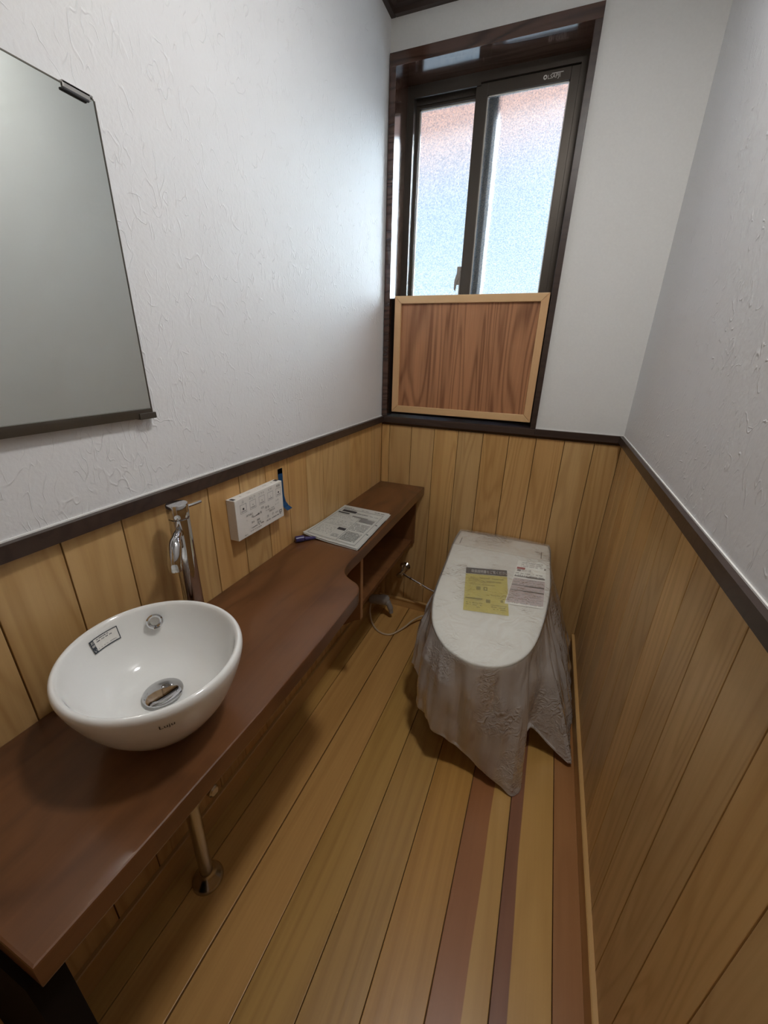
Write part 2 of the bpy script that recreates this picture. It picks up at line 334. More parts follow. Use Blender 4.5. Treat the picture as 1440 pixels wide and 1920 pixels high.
# flat print: quads and letters written on a face given by origin + two in-plane unit vectors
class Print:
    def __init__(s, origin, u, v, lift=0.0004):
        s.o = Vector(origin); s.u = Vector(u).normalized(); s.v = Vector(v).normalized(); s.n = s.u.cross(s.v).normalized(); s.lift = lift
        s.bm = bmesh.new(); s.mats = []; s.warp = None
    def mi(s, m):
        if m not in s.mats: s.mats.append(m)
        return s.mats.index(m)
    def P(s, a, b, l=0):
        p = s.o + s.u * a + s.v * b
        if s.warp: p = s.warp(p)
        return p + s.n * (s.lift + l)
    def rect(s, a0, b0, a1, b1, m, l=0, seg=1):
        i = s.mi(m)
        for k in range(seg):
            x0 = a0 + (a1 - a0) * k / seg; x1 = a0 + (a1 - a0) * (k + 1) / seg
            f = s.bm.faces.new([s.bm.verts.new(s.P(*q, l)) for q in ((x0, b0), (x1, b0), (x1, b1), (x0, b1))]); f.material_index = i
    def frame(s, a0, b0, a1, b1, t, m, l=0):
        s.rect(a0, b0, a1, b0 + t, m, l); s.rect(a0, b1 - t, a1, b1, m, l); s.rect(a0, b0 + t, a0 + t, b1 - t, m, l); s.rect(a1 - t, b0 + t, a1, b1 - t, m, l)
    def text(s, string, a, b, h, m, align='LEFT', l=0.0001):
        cu = bpy.data.curves.new('t', 'FONT'); cu.body = string; cu.size = h; cu.align_x = align; cu.resolution_u = 2
        o = bpy.data.objects.new('t', cu); COL.objects.link(o)
        dg = bpy.context.evaluated_depsgraph_get(); dg.update()
        me = bpy.data.meshes.new_from_object(o.evaluated_get(dg))
        i = s.mi(m); vs = [s.bm.verts.new(s.P(a + v.co.x, b + v.co.y, l)) for v in me.vertices]
        for p in me.polygons:
            try: f = s.bm.faces.new([vs[k] for k in p.vertices]); f.material_index = i
            except ValueError: pass
        bpy.data.objects.remove(o); bpy.data.curves.remove(cu); bpy.data.meshes.remove(me)
    def line(s, a0, b, a1, h, m, seed=0, fill=0.7):
        """a line of small print too fine to read: short uneven strokes"""
        r = random.Random(seed); x = a0
        while x < a1 - h * 0.4:
            wd = h * r.uniform(0.35, 0.95)
            if r.random() < fill:
                s.rect(x, b + h * r.uniform(0, .25), min(x + wd, a1), b + h * r.uniform(.7, .95), m, .0003)
                if r.random() < .5: s.rect(x + wd * .3, b, min(x + wd * .55, a1), b + h, m, .0003)
            x += wd + h * 0.22
    def done(s, name, parent=None, stuff=True):
        me = bpy.data.meshes.new(name); s.bm.to_mesh(me); s.bm.free()
        for m in s.mats: me.materials.append(m)
        o = bpy.data.objects.new(name, me); COL.objects.link(o); o.parent = parent
        if stuff: o['kind'] = 'stuff'
        return o
def local(parent, o):
    """keep world placement of a child written in world coordinates under an empty placed in the room"""
    o.parent = parent; o.matrix_parent_inverse = parent.matrix_world.inverted() if False else Matrix.LocRotScale(parent.location, parent.rotation_euler, None).inverted()
    return o

# ------------------------------------------------------------------ room shell
W, D, Y0, ZC, ZR = 0.983, 1.728, -0.62, 2.362, 1.0
bd = 0.012       # board thickness
# floor: sub-floor and planks
fl = struct('floor', nb(-0.1, W + 0.1, Y0 - 0.1, D + 0.1, -0.08, -0.012), M['back'])
gx = [0.0, 0.062, 0.1835, 0.305, 0.4265, 0.548, 0.670, 0.791, 0.913, W]
for i in range(len(gx) - 1):
    a, b = gx[i], gx[i + 1]; c = (a + b) / 2
    m = M['floor']
    if abs(a - 0.670) < 1e-3: m = M['floor_red']
    if abs(a - 0.791) < 1e-3: m = M['floor_purple']
    if abs(a - 0.913) < 1e-3: m = M['floor_brown']
    g = 0.0010
    ga = 0.0030 if abs(a - 0.1835) < 1e-3 else g
    o = obj('floor_plank', nb(a - c + ga, b - c - g, (Y0 - D) / 2, (D - Y0) / 2, -0.012, 0.0, bev=0.0012), m, fl, (c, (Y0 + D) / 2, 0))
# left wall
wl = struct('wall_left', box(nb(-0.12, 0.0, Y0, D, ZR - 0.012, ZC), -0.12, -bd, Y0, D, -0.08, ZR - 0.012, mi=1), [M['paper_wall'], M['back']])
pitch = 0.105
def planks(parent, lo, hi, phase, place, mesh_m, shared={}):
    e = [lo]; x = phase
    while x < hi - 0.004:
        if x > lo + 0.004: e.append(x)
        x += pitch
    e.append(hi)
    for a, b in zip(e, e[1:]):
        key = (mesh_m.name, round(b - a, 4))
        wv = b - a
        if key not in shared:
            if mesh_m is M['boardY']: bm = nb(-bd / 2, bd / 2, -wv / 2 + 0.0011, wv / 2 - 0.0011, -0.495, 0.492, bev=0.0012)
            else: bm = nb(-wv / 2 + 0.0011, wv / 2 - 0.0011, -bd / 2, bd / 2, -0.495, 0.492, bev=0.0012)
            o = obj('plank', bm, mesh_m, parent); shared[key] = o
        else:
            o = shared[key].copy(); COL.objects.link(o); o.parent = parent
        o.location = place((a + b) / 2)
planks(wl, Y0, D, 0.346 - 10 * pitch, lambda c: (-bd / 2, c, 0.495), M['boardY'])
# right wall
wr = struct('wall_right', box(nb(W, W + 0.12, Y0, D, ZR - 0.012, ZC), W + bd, W + 0.12, Y0, D, -0.08, ZR - 0.012, mi=1), [M['paper_wall'], M['back']])
planks(wr, Y0, D, 0.352 - 10 * pitch, lambda c: (W + bd / 2, c, 0.495), M['boardY'])
# far wall around the window opening
WX0, WX1, WZ0, WZ1 = 0.003, 0.668, 0.975, 2.222
b_ = nb(-0.12, WX0, D, D + 0.17, ZR - 0.012, ZC)
box(b_, WX1, W + 0.12, D, D + 0.17, ZR - 0.012, ZC)
box(b_, WX0, WX1, D, D + 0.17, WZ1, ZC)
box(b_, -0.12, W + 0.12, D + bd, D + 0.17, -0.08, WZ0, mi=1)
box(b_, WX1, W + 0.12, D + bd, D + 0.17, WZ0, ZR - 0.012, mi=1)
wf = struct('wall_far', b_, [M['far_wall'], M['back']])
pitch = 0.1065
planks(wf, 0.0, W, 0.039, lambda c: (c, D + bd / 2, 0.478), M['board'])
for o in [c for c in wf.children if c.name.startswith('plank')]: o.scale = (1, 1, 0.983)
# near wall behind the camera, with a doorway closed by a door
b_ = nb(-0.12, 0.12, Y0 - 0.12, Y0, -0.08, ZC); box(b_, 0.90, W + 0.12, Y0 - 0.12, Y0, -0.08, ZC); box(b_, 0.12, 0.90, Y0 - 0.12, Y0, 2.03, ZC)
struct('wall_near', b_, M['paper_wall'])
dr = struct('door_1', nb(0.123, 0.897, Y0 - 0.08, Y0 - 0.045, 0.004, 2.027), M['skirt'])
obj('door_handle', tube([(0.2, Y0 - 0.045, 1.0), (0.2, Y0 - 0.01, 1.0), (0.31, Y0 - 0.01, 1.0)], 0.009), M['chromed'], dr, smooth=True)
struct('ceiling', nb(-0.12, W + 0.12, Y0 - 0.12, D + 0.17, ZC, ZC + 0.06), M['ceil'])
# crown moulding with a stepped profile
def crown(name, a, b, side):
    prof = [(0, 2.314), (0.016, 2.314), (0.018, 2.326), (0.030, 2.330), (0.032, 2.348), (0.040, 2.352), (0.040, ZC), (0, ZC)]
    if side == 'L': bm = prism([(p, z) for p, z in prof], a, b, 'Y')
    if side == 'R': bm = prism([(W - p, z) for p, z in prof], a, b, 'Y')
    if side == 'F': bm = prism([(D - p, z) for p, z in prof], a, b, 'X')
    return struct(name, bm, M['dark'])
crown('trim_1', Y0, D, 'L'); crown('trim_2', Y0, D, 'R'); crown('trim_3', 0.018, W - 0.018, 'F')
# dado rails with a thin line of caulk above
def rail(name, prof, a, b, axis): return struct(name, prism(prof, a, b, axis, bev=0.0015), M['dark'])
rp = 0.014
r1 = rail('trim_4', [(0, .974), (rp, .974), (rp, 1.0), (0, 1.0)], Y0, D, 'Y')
r2 = rail('trim_5', [(W, .974), (W - rp, .974), (W - rp, 1.0), (W, 1.0)], Y0, D, 'Y')
r3 = rail('trim_6', [(D, .974), (D - rp, .974), (D - rp, 1.0), (D, 1.0)], WX1 + 0.0005, W - rp, 'X')
obj('caulk_line', nb(0.0, 0.0028, Y0, D, 1.0, 1.0026), M['caulk'], r1)
obj('caulk_line', nb(W - 0.0028, W, Y0, D, 1.0, 1.0026), M['caulk'], r2)
obj('caulk_line', nb(WX1, W, D - 0.0028, D, 1.0, 1.0026), M['caulk'], r3)
# baseboards (thin, with a rounded top nose)
def base(name, f, h, a, b, axis):
    return struct(name, prism([f(0), f(0.010), (f(0.010)[0], h - 0.004), (f(0.007)[0], h), (f(0)[0], h)], a, b, axis), M['skirt'])
def bprof(sgn, at, h): return [(at, 0), (at + sgn * .008, 0), (at + sgn * .008, h - .014), (at + sgn * .0115, h - .010), (at + sgn * .0115, h - .002), (at + sgn * .009, h), (at, h)]
struct('baseboard_left', prism(bprof(1, 0, .083), Y0, D, 'Y'), M['skirt'])
struct('baseboard_right', prism(bprof(-1, W, .083), Y0, D, 'Y'), M['skirt'])
struct('baseboard_far', prism(bprof(-1, D, .052), 0.0115, W - 0.0115, 'X'), M['skirt'])

# ------------------------------------------------------------------ window
wi = struct('window_1', nb(WX0, WX1, D - 0.013, D + 0.15, WZ1 - 0.036, WZ1, bev=0.001), M['reveal'])
zt = WZ1 - 0.036
obj('casing_upright', nb(WX0, 0.027, D - 0.013, D + 0.15, WZ0 + .028, zt, bev=0.001), M['reveal'], wi)
obj('casing_upright', nb(0.647, WX1, D - 0.013, D + 0.15, WZ0 + .028, zt, bev=0.001), M['dark'], wi)
obj('window_sill', prism([(D - 0.015, WZ0), (D + .15, WZ0), (D + .15, 1.012), (D - 0.011, 1.001), (D - .015, .998)], WX0, WX1, 'X', bev=0.001), M['dark'], wi)
ya, yb = 1.840, 1.905
fr = bmesh.new()
box(fr, .027, .647, ya, yb, 2.158, zt); box(fr, .027, .054, ya, yb, 1.012, 2.158); box(fr, .622, .647, ya, yb, 1.012, 2.158); box(fr, .027, .647, ya, yb, 1.012, 1.042)
box(fr, .054, .300, ya, ya + .006, 2.150, 2.158); box(fr, .054, .622, 1.868, 1.872, 2.140, 2.158)
obj('aluminium_frame', fr, M['alu'], wi)
def sash(x0, x1, y0, y1, z0, z1, st_l, st_r, top, bot):
    s = bmesh.new(); c = (y0 + y1) / 2
    box(s, x0, x0 + st_l, y0, y1, z0, z1, bev=.0015); box(s, x1 - st_r, x1, y0, y1, z0, z1, bev=.0015)
    box(s, x0 + st_l, x1 - st_r, y0, y1, z1 - top, z1, bev=.0015); box(s, x0 + st_l, x1 - st_r, y0, y1, z0, z0 + bot, bev=.0015)
    o = obj('sliding_sash', s, M['alu'], wi)
    gk = bmesh.new(); a, b, e, f = x0 + st_l, x1 - st_r, z0 + bot, z1 - top; t = .0035
    for q in ((a, a + t, e, f), (b - t, b, e, f), (a, b, e, e + t), (a, b, f - t, f)): box(gk, q[0], q[1], c - .004, c + .004, q[2], q[3])
    obj('gasket', gk, M['caulk'], o)
    obj('glass_pane', nb(a + .001, b - .001, c - .002, c + .002, e + .001, f - .001), M['glass'], o)
    return o
sl = sash(.044, .364, 1.875, 1.899, 1.044, 2.164, .022, .038, .033, .04)
sr = sash(.283, .622, 1.846, 1.867, 1.044, 2.156, .042, .028, .034, .04)
sr['label'] = 'front right-hand sliding sash with a small white sticker on its top rail'
# crescent lock on the meeting stile
lk = nb(.279, .2835, 1.842, 1.862, 1.50, 1.60, bev=.001)
box(lk, .268, .282, 1.838, 1.846, 1.535, 1.60, bev=.002)
lk2 = prism([(.262, 1.518), (.268, 1.512), (.272, 1.545), (.282, 1.560), (.281, 1.585), (.268, 1.570), (.262, 1.550)], 1.832, 1.840, 'Y', bev=.001)
me = bpy.data.meshes.new('t'); lk2.to_mesh(me); lk2.free(); lk.from_mesh(me)
obj('crescent_lock', lk, M['grey'], wi)
# sticker on the sash top rail: a ring and a logo word in white
st = Print((.508, 1.8455, 2.132), (1, 0, 0), (0, 0, 1))
cs = []
for k in range(18):
    a0, a1 = 2 * PI * k / 18, 2 * PI * (k + 1) / 18
    i = st.mi(M['white'])
    f = st.bm.faces.new([st.bm.verts.new(st.P(.006 + r * math.cos(t), .007 + r * math.sin(t))) for r, t in ((.0062, a0), (.0062, a1), (.003, a1), (.003, a0))]); f.material_index = i
st.text('LSAPJI', .0135, .001, .0155, M['white']); st.rect(.026, .0125, .062, .0145, M['white'])
st.done('sticker_print', wi)

# wooden panel standing in the lower half of the window
pn = empty('wooden_panel', (.345, D - .008, 1.022), 'square cedar panel in a pale wood frame standing across the lower window', 'panel')
px0, px1, pz0, pz1, py0, py1, fwid = .050, .643, 1.024, 1.484, D - .014, D + .006, .028
local(pn, obj('panel_board', nb(px0 + .012, px1 - .012, D - .004, D + .003, pz0 + .012, pz1 - .012), M['panelw']))
bk = local(pn, obj('light_block_board', nb(.0275, .6465, D + .006, D + .014, 1.013, 1.478), M['darkm'])); bk['label'] = 'added dark board blocking window light behind the panel'  # added board: stops light leaking past the panel so the side strip stays dark
def miter(pts, m):
    bm = prism(pts, py0, py1, 'Y', bev=.0025)
    local(pn, obj('frame_rail', bm, m))
miter([(px0, pz1), (px1, pz1), (px1 - fwid, pz1 - fwid), (px0 + fwid, pz1 - fwid)], M['palef'])
miter([(px0, pz0), (px1, pz0), (px1 - fwid, pz0 + fwid), (px0 + fwid, pz0 + fwid)], M['palef'])
miter([(px0, pz0), (px0, pz1), (px0 + fwid, pz1 - fwid), (px0 + fwid, pz0 + fwid)], M['palefv'])
miter([(px1, pz0), (px1, pz1), (px1 - fwid, pz1 - fwid), (px1 - fwid, pz0 + fwid)], M['palefv'])

# outside: neighbouring eave and the ground
tag(obj('roof_eave', prism([(-3.0, 2.13), (3.5, 2.66), (3.5, 2.90), (-3.0, 2.37)], 1.95, 2.92, 'Y'), M['eave']), 'salmon pink roof eave seen blurred through the top of the frosted window', 'eave')
struct('ground', nb(-12, 12, 1.95, 30, -0.65, -0.5), M['ground'])

# ------------------------------------------------------------------ counter
ZT, ZB = 0.688, 0.650
ct = [(0.0005, 0.058)]
pts = [(.315, .058), (.321, .20), (.327, .40), (.327, .60), (.323, .775)]
cur = [(.323, .775), (.321, .800), (.314, .820), (.300, .837), (.275, .850), (.252, .866), (.237, .888), (.229, .915), (.226, .95), (.227, 1.0), (.227, 1.06)]
sp = [(p.x, p.y) for p in spline([(a, b, 0) for a, b in cur], 4)]
outline = ct + pts[:-1] + sp + [(.226, 1.2), (.223, D - .0005), (.0005, D - .0005)]
tag(obj('counter_top', prism(outline, ZB, ZT, 'Z', bev=.003), M['counter']), 'red-brown varnished wooden counter top with an S-curved front edge along the left wall', 'counter')
tag(obj('end_panel', nb(.0125, .300, .050, .082, 0.0, ZB - .0003), M['darkm']), 'dark brown upright panel supporting the near end of the counter', 'panel')
counter = empty('shelf_unit', (.1, 1.4, .4), 'brown open wall shelf hanging under the narrow end of the counter', 'shelf')
# shelf carcass below the narrow part
local(counter, obj('side_panel', prism([(.0005, ZB - .0003), (.187, ZB - .0003), (.187, .355), (.165, .345), (.13, .318), (.08, .287), (.0005, .282)], 1.10, 1.118, 'Y'), M['shelfw']))
local(counter, obj('panel_edge', nb(.187, .1885, 1.0995, 1.1185, .355, ZB - .0003), M['edgew']))
local(counter, obj('shelf_board', nb(.0005, .180, 1.118, D - .02, .392, .410), M['shelfw']))
local(counter, obj('side_panel', nb(.0005, .190, D - .020, D - .002, .392, ZB - .0003), M['shelfw']))

# ------------------------------------------------------------------ basin
bc = (.186, .332)
bas = empty('vessel_basin', (*bc, ZT), 'round white glazed ceramic vessel basin sitting on the wooden counter', 'basin')
RX, RY, ZRIM = .141, .131, .828
prof_out = [(.0, .6885), (.058, .6885), (.066, .693), (.085, .712), (.107, .742), (.123, .775), (.132, .800), (.1355, .815), (.1355, .822), (.1335, .8265), (.130, .8282), (.1265, .8265), (.1235, .821),
            (.118, .800), (.110, .778), (.098, .755), (.080, .737), (.055, .726), (.030, .7215), (.0, .7205)]
prof_s = [(p.x, p.y) for p in spline([(a, b, 0) for a, b in prof_out[1:-1]], 4)]
prof_s = [(.0, .6885)] + prof_s + [(.0, .7205)]
bm = lathe([(r / .1355, z) for r, z in prof_s], 96, (0, 0, 0))
rotb = math.radians(-20)
def bxy(rn, t): # unit radius, angle -> world
    x, y = RX * rn * math.cos(t), RY * rn * math.sin(t)
    return bc[0] + x * math.cos(rotb) - y * math.sin(rotb), bc[1] + x * math.sin(rotb) + y * math.cos(rotb)
for v in bm.verts:
    rr = math.hypot(v.co.x, v.co.y); t = math.atan2(v.co.y, v.co.x); x, y = bxy(rr, t); v.co = Vector((x, y, v.co.z))
local(bas, obj('bowl', bm, M['ceramic'], smooth=True))
dc = (.178, .338)
dr_ = lathe([(.0, .7298), (.012, .7296), (.022, .7290), (.0285, .7281), (.0308, .7268), (.0312, .7250), (.0290, .7243), (.024, .7240), (.022, .7190)], 40, (dc[0], dc[1], .0035))
local(bas, obj('drain_cover', dr_, M['chrome'], smooth=True))
local(bas, obj('drain_ring', lathe([(.0255, .7180), (.0255, .7196), (.023, .7196), (.022, .7180)], 40, (dc[0], dc[1], .0005)), M['chromed'], smooth=True))
# overflow ring on the inner wall
oc = Vector((.0975, .4050, .803)); dirn = (Vector((bc[0], bc[1], .835)) - oc).normalized()
q = dirn.to_track_quat('Z', 'Y')
bm = lathe([(.0115, -.001), (.0138, .0012), (.0138, .003), (.0112, .0038), (.0086, .0025), (.0080, -.002)], 32)
bmesh.ops.transform(bm, matrix=Matrix.LocRotScale(oc, q, Vector((1, 1, 1))), verts=bm.verts)
local(bas, obj('overflow_ring', bm, M['chrome'], smooth=True))
bm = lathe([(.0, .0005), (.0078, .0005)], 24); bmesh.ops.transform(bm, matrix=Matrix.LocRotScale(oc, q, Vector((1, 1, 1))), verts=bm.verts)
box(bm, 0, 0.0001, 0, 0.0001, 0, 0.0001) if False else None
local(bas, obj('overflow_hole', bm, M['chromed']))
# sticker on the inner rear wall of the bowl, following its curve
def inner(z):  # inner profile radius at height z (units of .1355)
    pr = [(.1235, .821), (.118, .800), (.110, .778), (.098, .755), (.080, .737)]
    for (r0, z0), (r1, z1) in zip(pr, pr[1:]):
        if z1 <= z <= z0: return (r1 + (r0 - r1) * (z - z1) / (z0 - z1)) / .1355
    return .1235 / .1355
class BowlPrint(Print):
    def P(s, a, b, l=0):
        z = .792 + b; t = s.t0 - a / .120; rn = inner(z)
        x, y = bxy(rn - .008 - l * 8, t); return Vector((x, y, z))
sk = BowlPrint((0, 0, 0), (1, 0, 0), (0, 0, 1)); sk.t0 = math.radians(212)
sk.rect(0, 0, .050, .023, M['white'], 0, seg=10)
for a0, b0, a1, b1 in ((0, 0, .050, .0016), (0, .0216, .050, .023), (.0488, 0, .050, .023), (0, 0, .0075, .023)):
    sk.rect(a0, b0, a1, b1, M['navyink'], .0006, seg=10 if a1 - a0 > .03 else 2)
for k, ch in enumerate('お願い'): sk.text(ch, .0010, .0165 - k * .0070, .0062, M['white'], l=.0010)
for k in range(5): sk.line(.0105, .0178 - k * .0036, (.034, .040, .046, .047, .043)[k], .0021, M['navyink'] if k < 3 else M['greyink'], seed=k, fill=.75); 
for v in sk.bm.verts: pass
local(bas, sk.done('sticker', stuff=False))
# maker's word on the outside below the rim
class OutPrint(Print):
    def P(s, a, b, l=0):
        z = .797 + b; t = s.t0 + a / .135; x, y = bxy((.1312 + b * .36 + .0006) / .1355 + l, t); return Vector((x, y, z))
lp = OutPrint((0, 0, 0), (1, 0, 0), (0, 0, 1)); lp.t0 = math.radians(-14)
lp.text('Luju', -.014, .0, .0125, M['ink'])
local(bas, lp.done('lettering'))

# ------------------------------------------------------------------ faucet
fx, fy = .056, .528
fa = empty('faucet', (fx, fy, ZT), 'tall chrome single-lever faucet standing behind the white basin', 'faucet')
local(fa, obj('body', lathe([(.0, ZT), (.0235, ZT), (.0235, ZT + .005), (.0195, ZT + .006), (.0195, .954), (.0175, .955), (.0175, .958), (.0, .958)], 40, (fx, fy, 0)), M['chrome'], smooth=True))
local(fa, obj('lever_cap', lathe([(.0, .9575), (.0200, .9575), (.0205, .959), (.0205, .983), (.0195, .9845), (.0, .985)], 40, (fx, fy, 0)), M['chrome'], smooth=True))
local(fa, obj('lever_pin', tube([(fx + .004, fy + .018, .972), (fx + .008, fy + .038, .973), (fx + .010, fy + .050, .974)], [.0032, .0032, .0030], 12), M['chrome'], smooth=True))
spd = Vector((.57, -.82, 0)).normalized()
def spt(d, z): return (fx + spd.x * d, fy + spd.y * d, z)
local(fa, obj('spout', tube(spline([spt(.008, .925), spt(.030, .931), spt(.052, .924), spt(.066, .908), spt(.072, .896), spt(.073, .884)], 6), [.0088] * 10 + [.0095, .0105, .0115, .0122] + [.0128] * 17, 24), M['chrome'], smooth=True))
local(fa, obj('aerator', lathe([(.0, 0), (.0125, 0), (.0130, .003), (.0128, .008), (.0, .008)], 24, spt(.073, .877)), M['chromed'], smooth=True))

# ------------------------------------------------------------------ plumbing under the counter
tp = empty('drain_trap', (.085, .40, 0), 'chrome drain pipe with a floor flange under the counter below the basin', 'pipe')
path = spline([(dc[0], dc[1], ZB), (dc[0], dc[1], .50), (.165, .350, .455), (.135, .365, .438), (.105, .385, .450), (.089, .397, .420), (.085, .40, .38), (.085, .40, .02)], 6)
local(tp, obj('pipe', tube(path, .0155, 24), M['chromed'], smooth=True))
local(tp, obj('pipe_nut', lathe([(.016, .285), (.0215, .287), (.0215, .325), (.016, .328)], 8, (.085, .40, 0)), M['chromed']))
local(tp, obj('floor_flange', lathe([(.016, .034), (.018, .028), (.024, .020), (.032, .012), (.037, .006), (.038, .0005)], 40, (.085, .40, 0)), M['chromed'], smooth=True))
sv = empty('stop_valve', (.0, .478, .212), 'small chrome stop valve on the wall beside the drain pipe', 'valve')
bm = tube([(.0005, .478, .215), (.006, .478, .215), (.0061, .478, .215), (.055, .478, .215)], [.022, .020, .009, .009], 20)
local(sv, obj('valve_body', bm, M['chrome'], smooth=True))
local(sv, obj('valve_knob', tube([(.050, .478, .215), (.054, .478, .215), (.066, .478, .215), (.070, .478, .215)], [.010, .015, .015, .011], 12), M['chromed']))
local(sv, obj('supply_hose', tube(spline([(.040, .478, .222), (.040, .482, .28), (.045, .50, .45), (fx, fy, ZB)], 8), .0055, 12), M['chromed'], smooth=True))
# water supply of the toilet
wv = empty('toilet_stop_valve', (.15, D, .24), 'chrome stop valve on the far wall with a thin pipe to the toilet', 'valve')
local(wv, obj('wall_flange', tube([(.152, D - .001, .245), (.152, D - .010, .245)], [.024, .016], 24), M['chrome'], smooth=True))
local(wv, obj('valve_body', tube([(.152, D - .01, .245), (.152, 1.655, .243), (.150, 1.640, .243), (.150, 1.628, .243)], [.011, .011, .014, .014], 16), M['chrome'], smooth=True))
local(wv, obj('valve_handle', tube([(.152, 1.675, .255), (.152, 1.675, .275), (.152, 1.675, .276), (.152, 1.675, .288)], [.006, .006, .015, .012], 12), M['chromed']))
hp = [(.160, 1.655, .243), (.200, 1.650, .231), (.250, 1.645, .216), (.300, 1.64, .200), (.36, 1.63, .19), (.46, 1.62, .19)]
local(wv, obj('supply_pipe', tube(hp, .0055, 12), M['chrome'], smooth=True))
for q_ in ((.205, 1.6495, .2295), (.262, 1.644, .212)):
    local(wv, obj('pipe_nut', tube([(q_[0] - .004, q_[1], q_[2] + .0013), (q_[0] + .004, q_[1], q_[2] - .0013)], .009, 6), M['chrome']))
# grey fitting low on the left wall and its cord
gf = empty('wall_outlet', (.0, 1.60, .09), 'grey plastic outlet fitting low on the left wall under the shelf', 'outlet')
local(gf, obj('outlet_body', tube([(.0115, 1.60, .088), (.020, 1.60, .089), (.085, 1.60, .102), (.100, 1.60, .103), (.105, 1.60, .100)], [.021, .024, .027, .026, .018], 24), M['grey'], smooth=True))
local(gf, obj('outlet_spout', tube(spline([(.085, 1.60, .100), (.108, 1.60, .088), (.122, 1.60, .060), (.126, 1.60, .036)], 5), [.017] * 6 + [.014] * 5 + [.011] * 5, 16), M['grey'], smooth=True))
tag(obj('power_cord', tube(spline([(.022, 1.578, .075), (.026, 1.560, .040), (.055, 1.520, .010), (.110, 1.475, .005), (.170, 1.475, .005), (.215, 1.54, .012), (.250, 1.60, .030), (.300, 1.64, .04), (.42, 1.60, .05)], 8), .0045, 12), M['cord'], smooth=True),
    'thin cream cord looping over the floor from the grey outlet to the toilet', 'cord')

# ------------------------------------------------------------------ remote control on the left wall
rc = empty('toilet_remote', (0, .8, .867), 'white rectangular toilet remote control with printed buttons on the wall boards', 'remote control')
ry0, ry1, rz0, rz1, rx = .712, .905, .813, .922, .028
local(rc, obj('remote_body', nb(.0005, rx, ry0, ry1, rz0, rz1, bev=.0015), M['white']))
pr = Print((rx, ry0, rz0), (0, 1, 0), (0, 0, 1))
def fz(f): return (rz1 - rz0) * f
for k, (t, sym) in enumerate((('止', '■'), ('おしり', '≡'), ('ソフト', '≡'), ('ビデ', '♪'), ('乾燥', '●'))):
    a = .016 + k * .0365
    pr.frame(a, fz(.63), a + .024, fz(.85), .0013, M['midink']); pr.rect(a + .0035, fz(.66), a + .0205, fz(.69), M['midink'])
    pr.text(t, a + .012, fz(.885), .0085, M['greyink'], 'CENTER'); pr.text(sym, a + .012, fz(.71), .0075, M['ink'], 'CENTER')
for t, a, b, h in (('洗浄強さ', .048, .50, .0065), ('−', .036, .39, .008), ('+', .062, .39, .008), ('位置', .100, .52, .0065), ('弱 ▂▃▅ 強', .075, .42, .0075), ('前 後', .120, .47, .0075), ('入/切', .165, .52, .0065), ('ムーブ', .163, .43, .006),
                   ('温水', .058, .28, .0065), ('便座', .080, .27, .0065), ('脱臭', .082, .19, .0075), ('便器洗浄', .140, .33, .0065), ('大', .120, .21, .010), ('小', .142, .21, .010), ('eco', .160, .21, .009)):
    pr.text(t, a, fz(b), h, M['greyink'], 'CENTER')
pr.line(.012, fz(.05), .034, .0035, M['greyink'], 5)
pr.line(.046, fz(.15), .100, .0035, M['greyink'], 8); pr.line(.046, fz(.08), .092, .0035, M['midink'], 9); pr.line(.112, fz(.12), .182, .004, M['greyink'], 10); pr.line(.112, fz(.4), .150, .003, M['midink'], 11)
pr.frame(.172, fz(.16), .184, fz(.24), .0025, M['greyink'])
local(rc, pr.done('button_print'))
pt = Print((.0, ry0, rz1), (0, 1, 0), (-1, 0, 0), lift=.0004)
pt.o = Vector((rx, ry0, rz1))
pt.rect(.002, .006, .012, .020, M['ink']); pt.rect(.180, .010, .193, .022, M['ink'])
for k, t in enumerate(('▲', '温度', '−  +', '水勢', '▼')): pt.text(t, .035 + k * .032, .010, .008, M['midink'], 'CENTER')
local(rc, pt.done('top_print'))
# blue tape
tpv = bmesh.new()
cross = [(.0012, .946), (.0012, .93), (.0014, .90), (.0018, .86), (.004, .84), (.009, .825), (.016, .815)]
ys = [0, 0, 0, 0, .003, .010, .018]
L0 = [tpv.verts.new((x, .926 + e * .8, z)) for (x, z), e in zip(cross, ys)]; L1 = [tpv.verts.new((x, .948 + e, z)) for (x, z), e in zip(cross, ys)]
for i in range(len(cross) - 1): tpv.faces.new((L0[i], L0[i + 1], L1[i + 1], L1[i]))
bmesh.ops.solidify(tpv, geom=tpv.faces, thickness=.0004)
tag(obj('masking_tape', tpv, M['tape']), 'strip of blue masking tape hanging on the boards beside the remote control', 'tape')

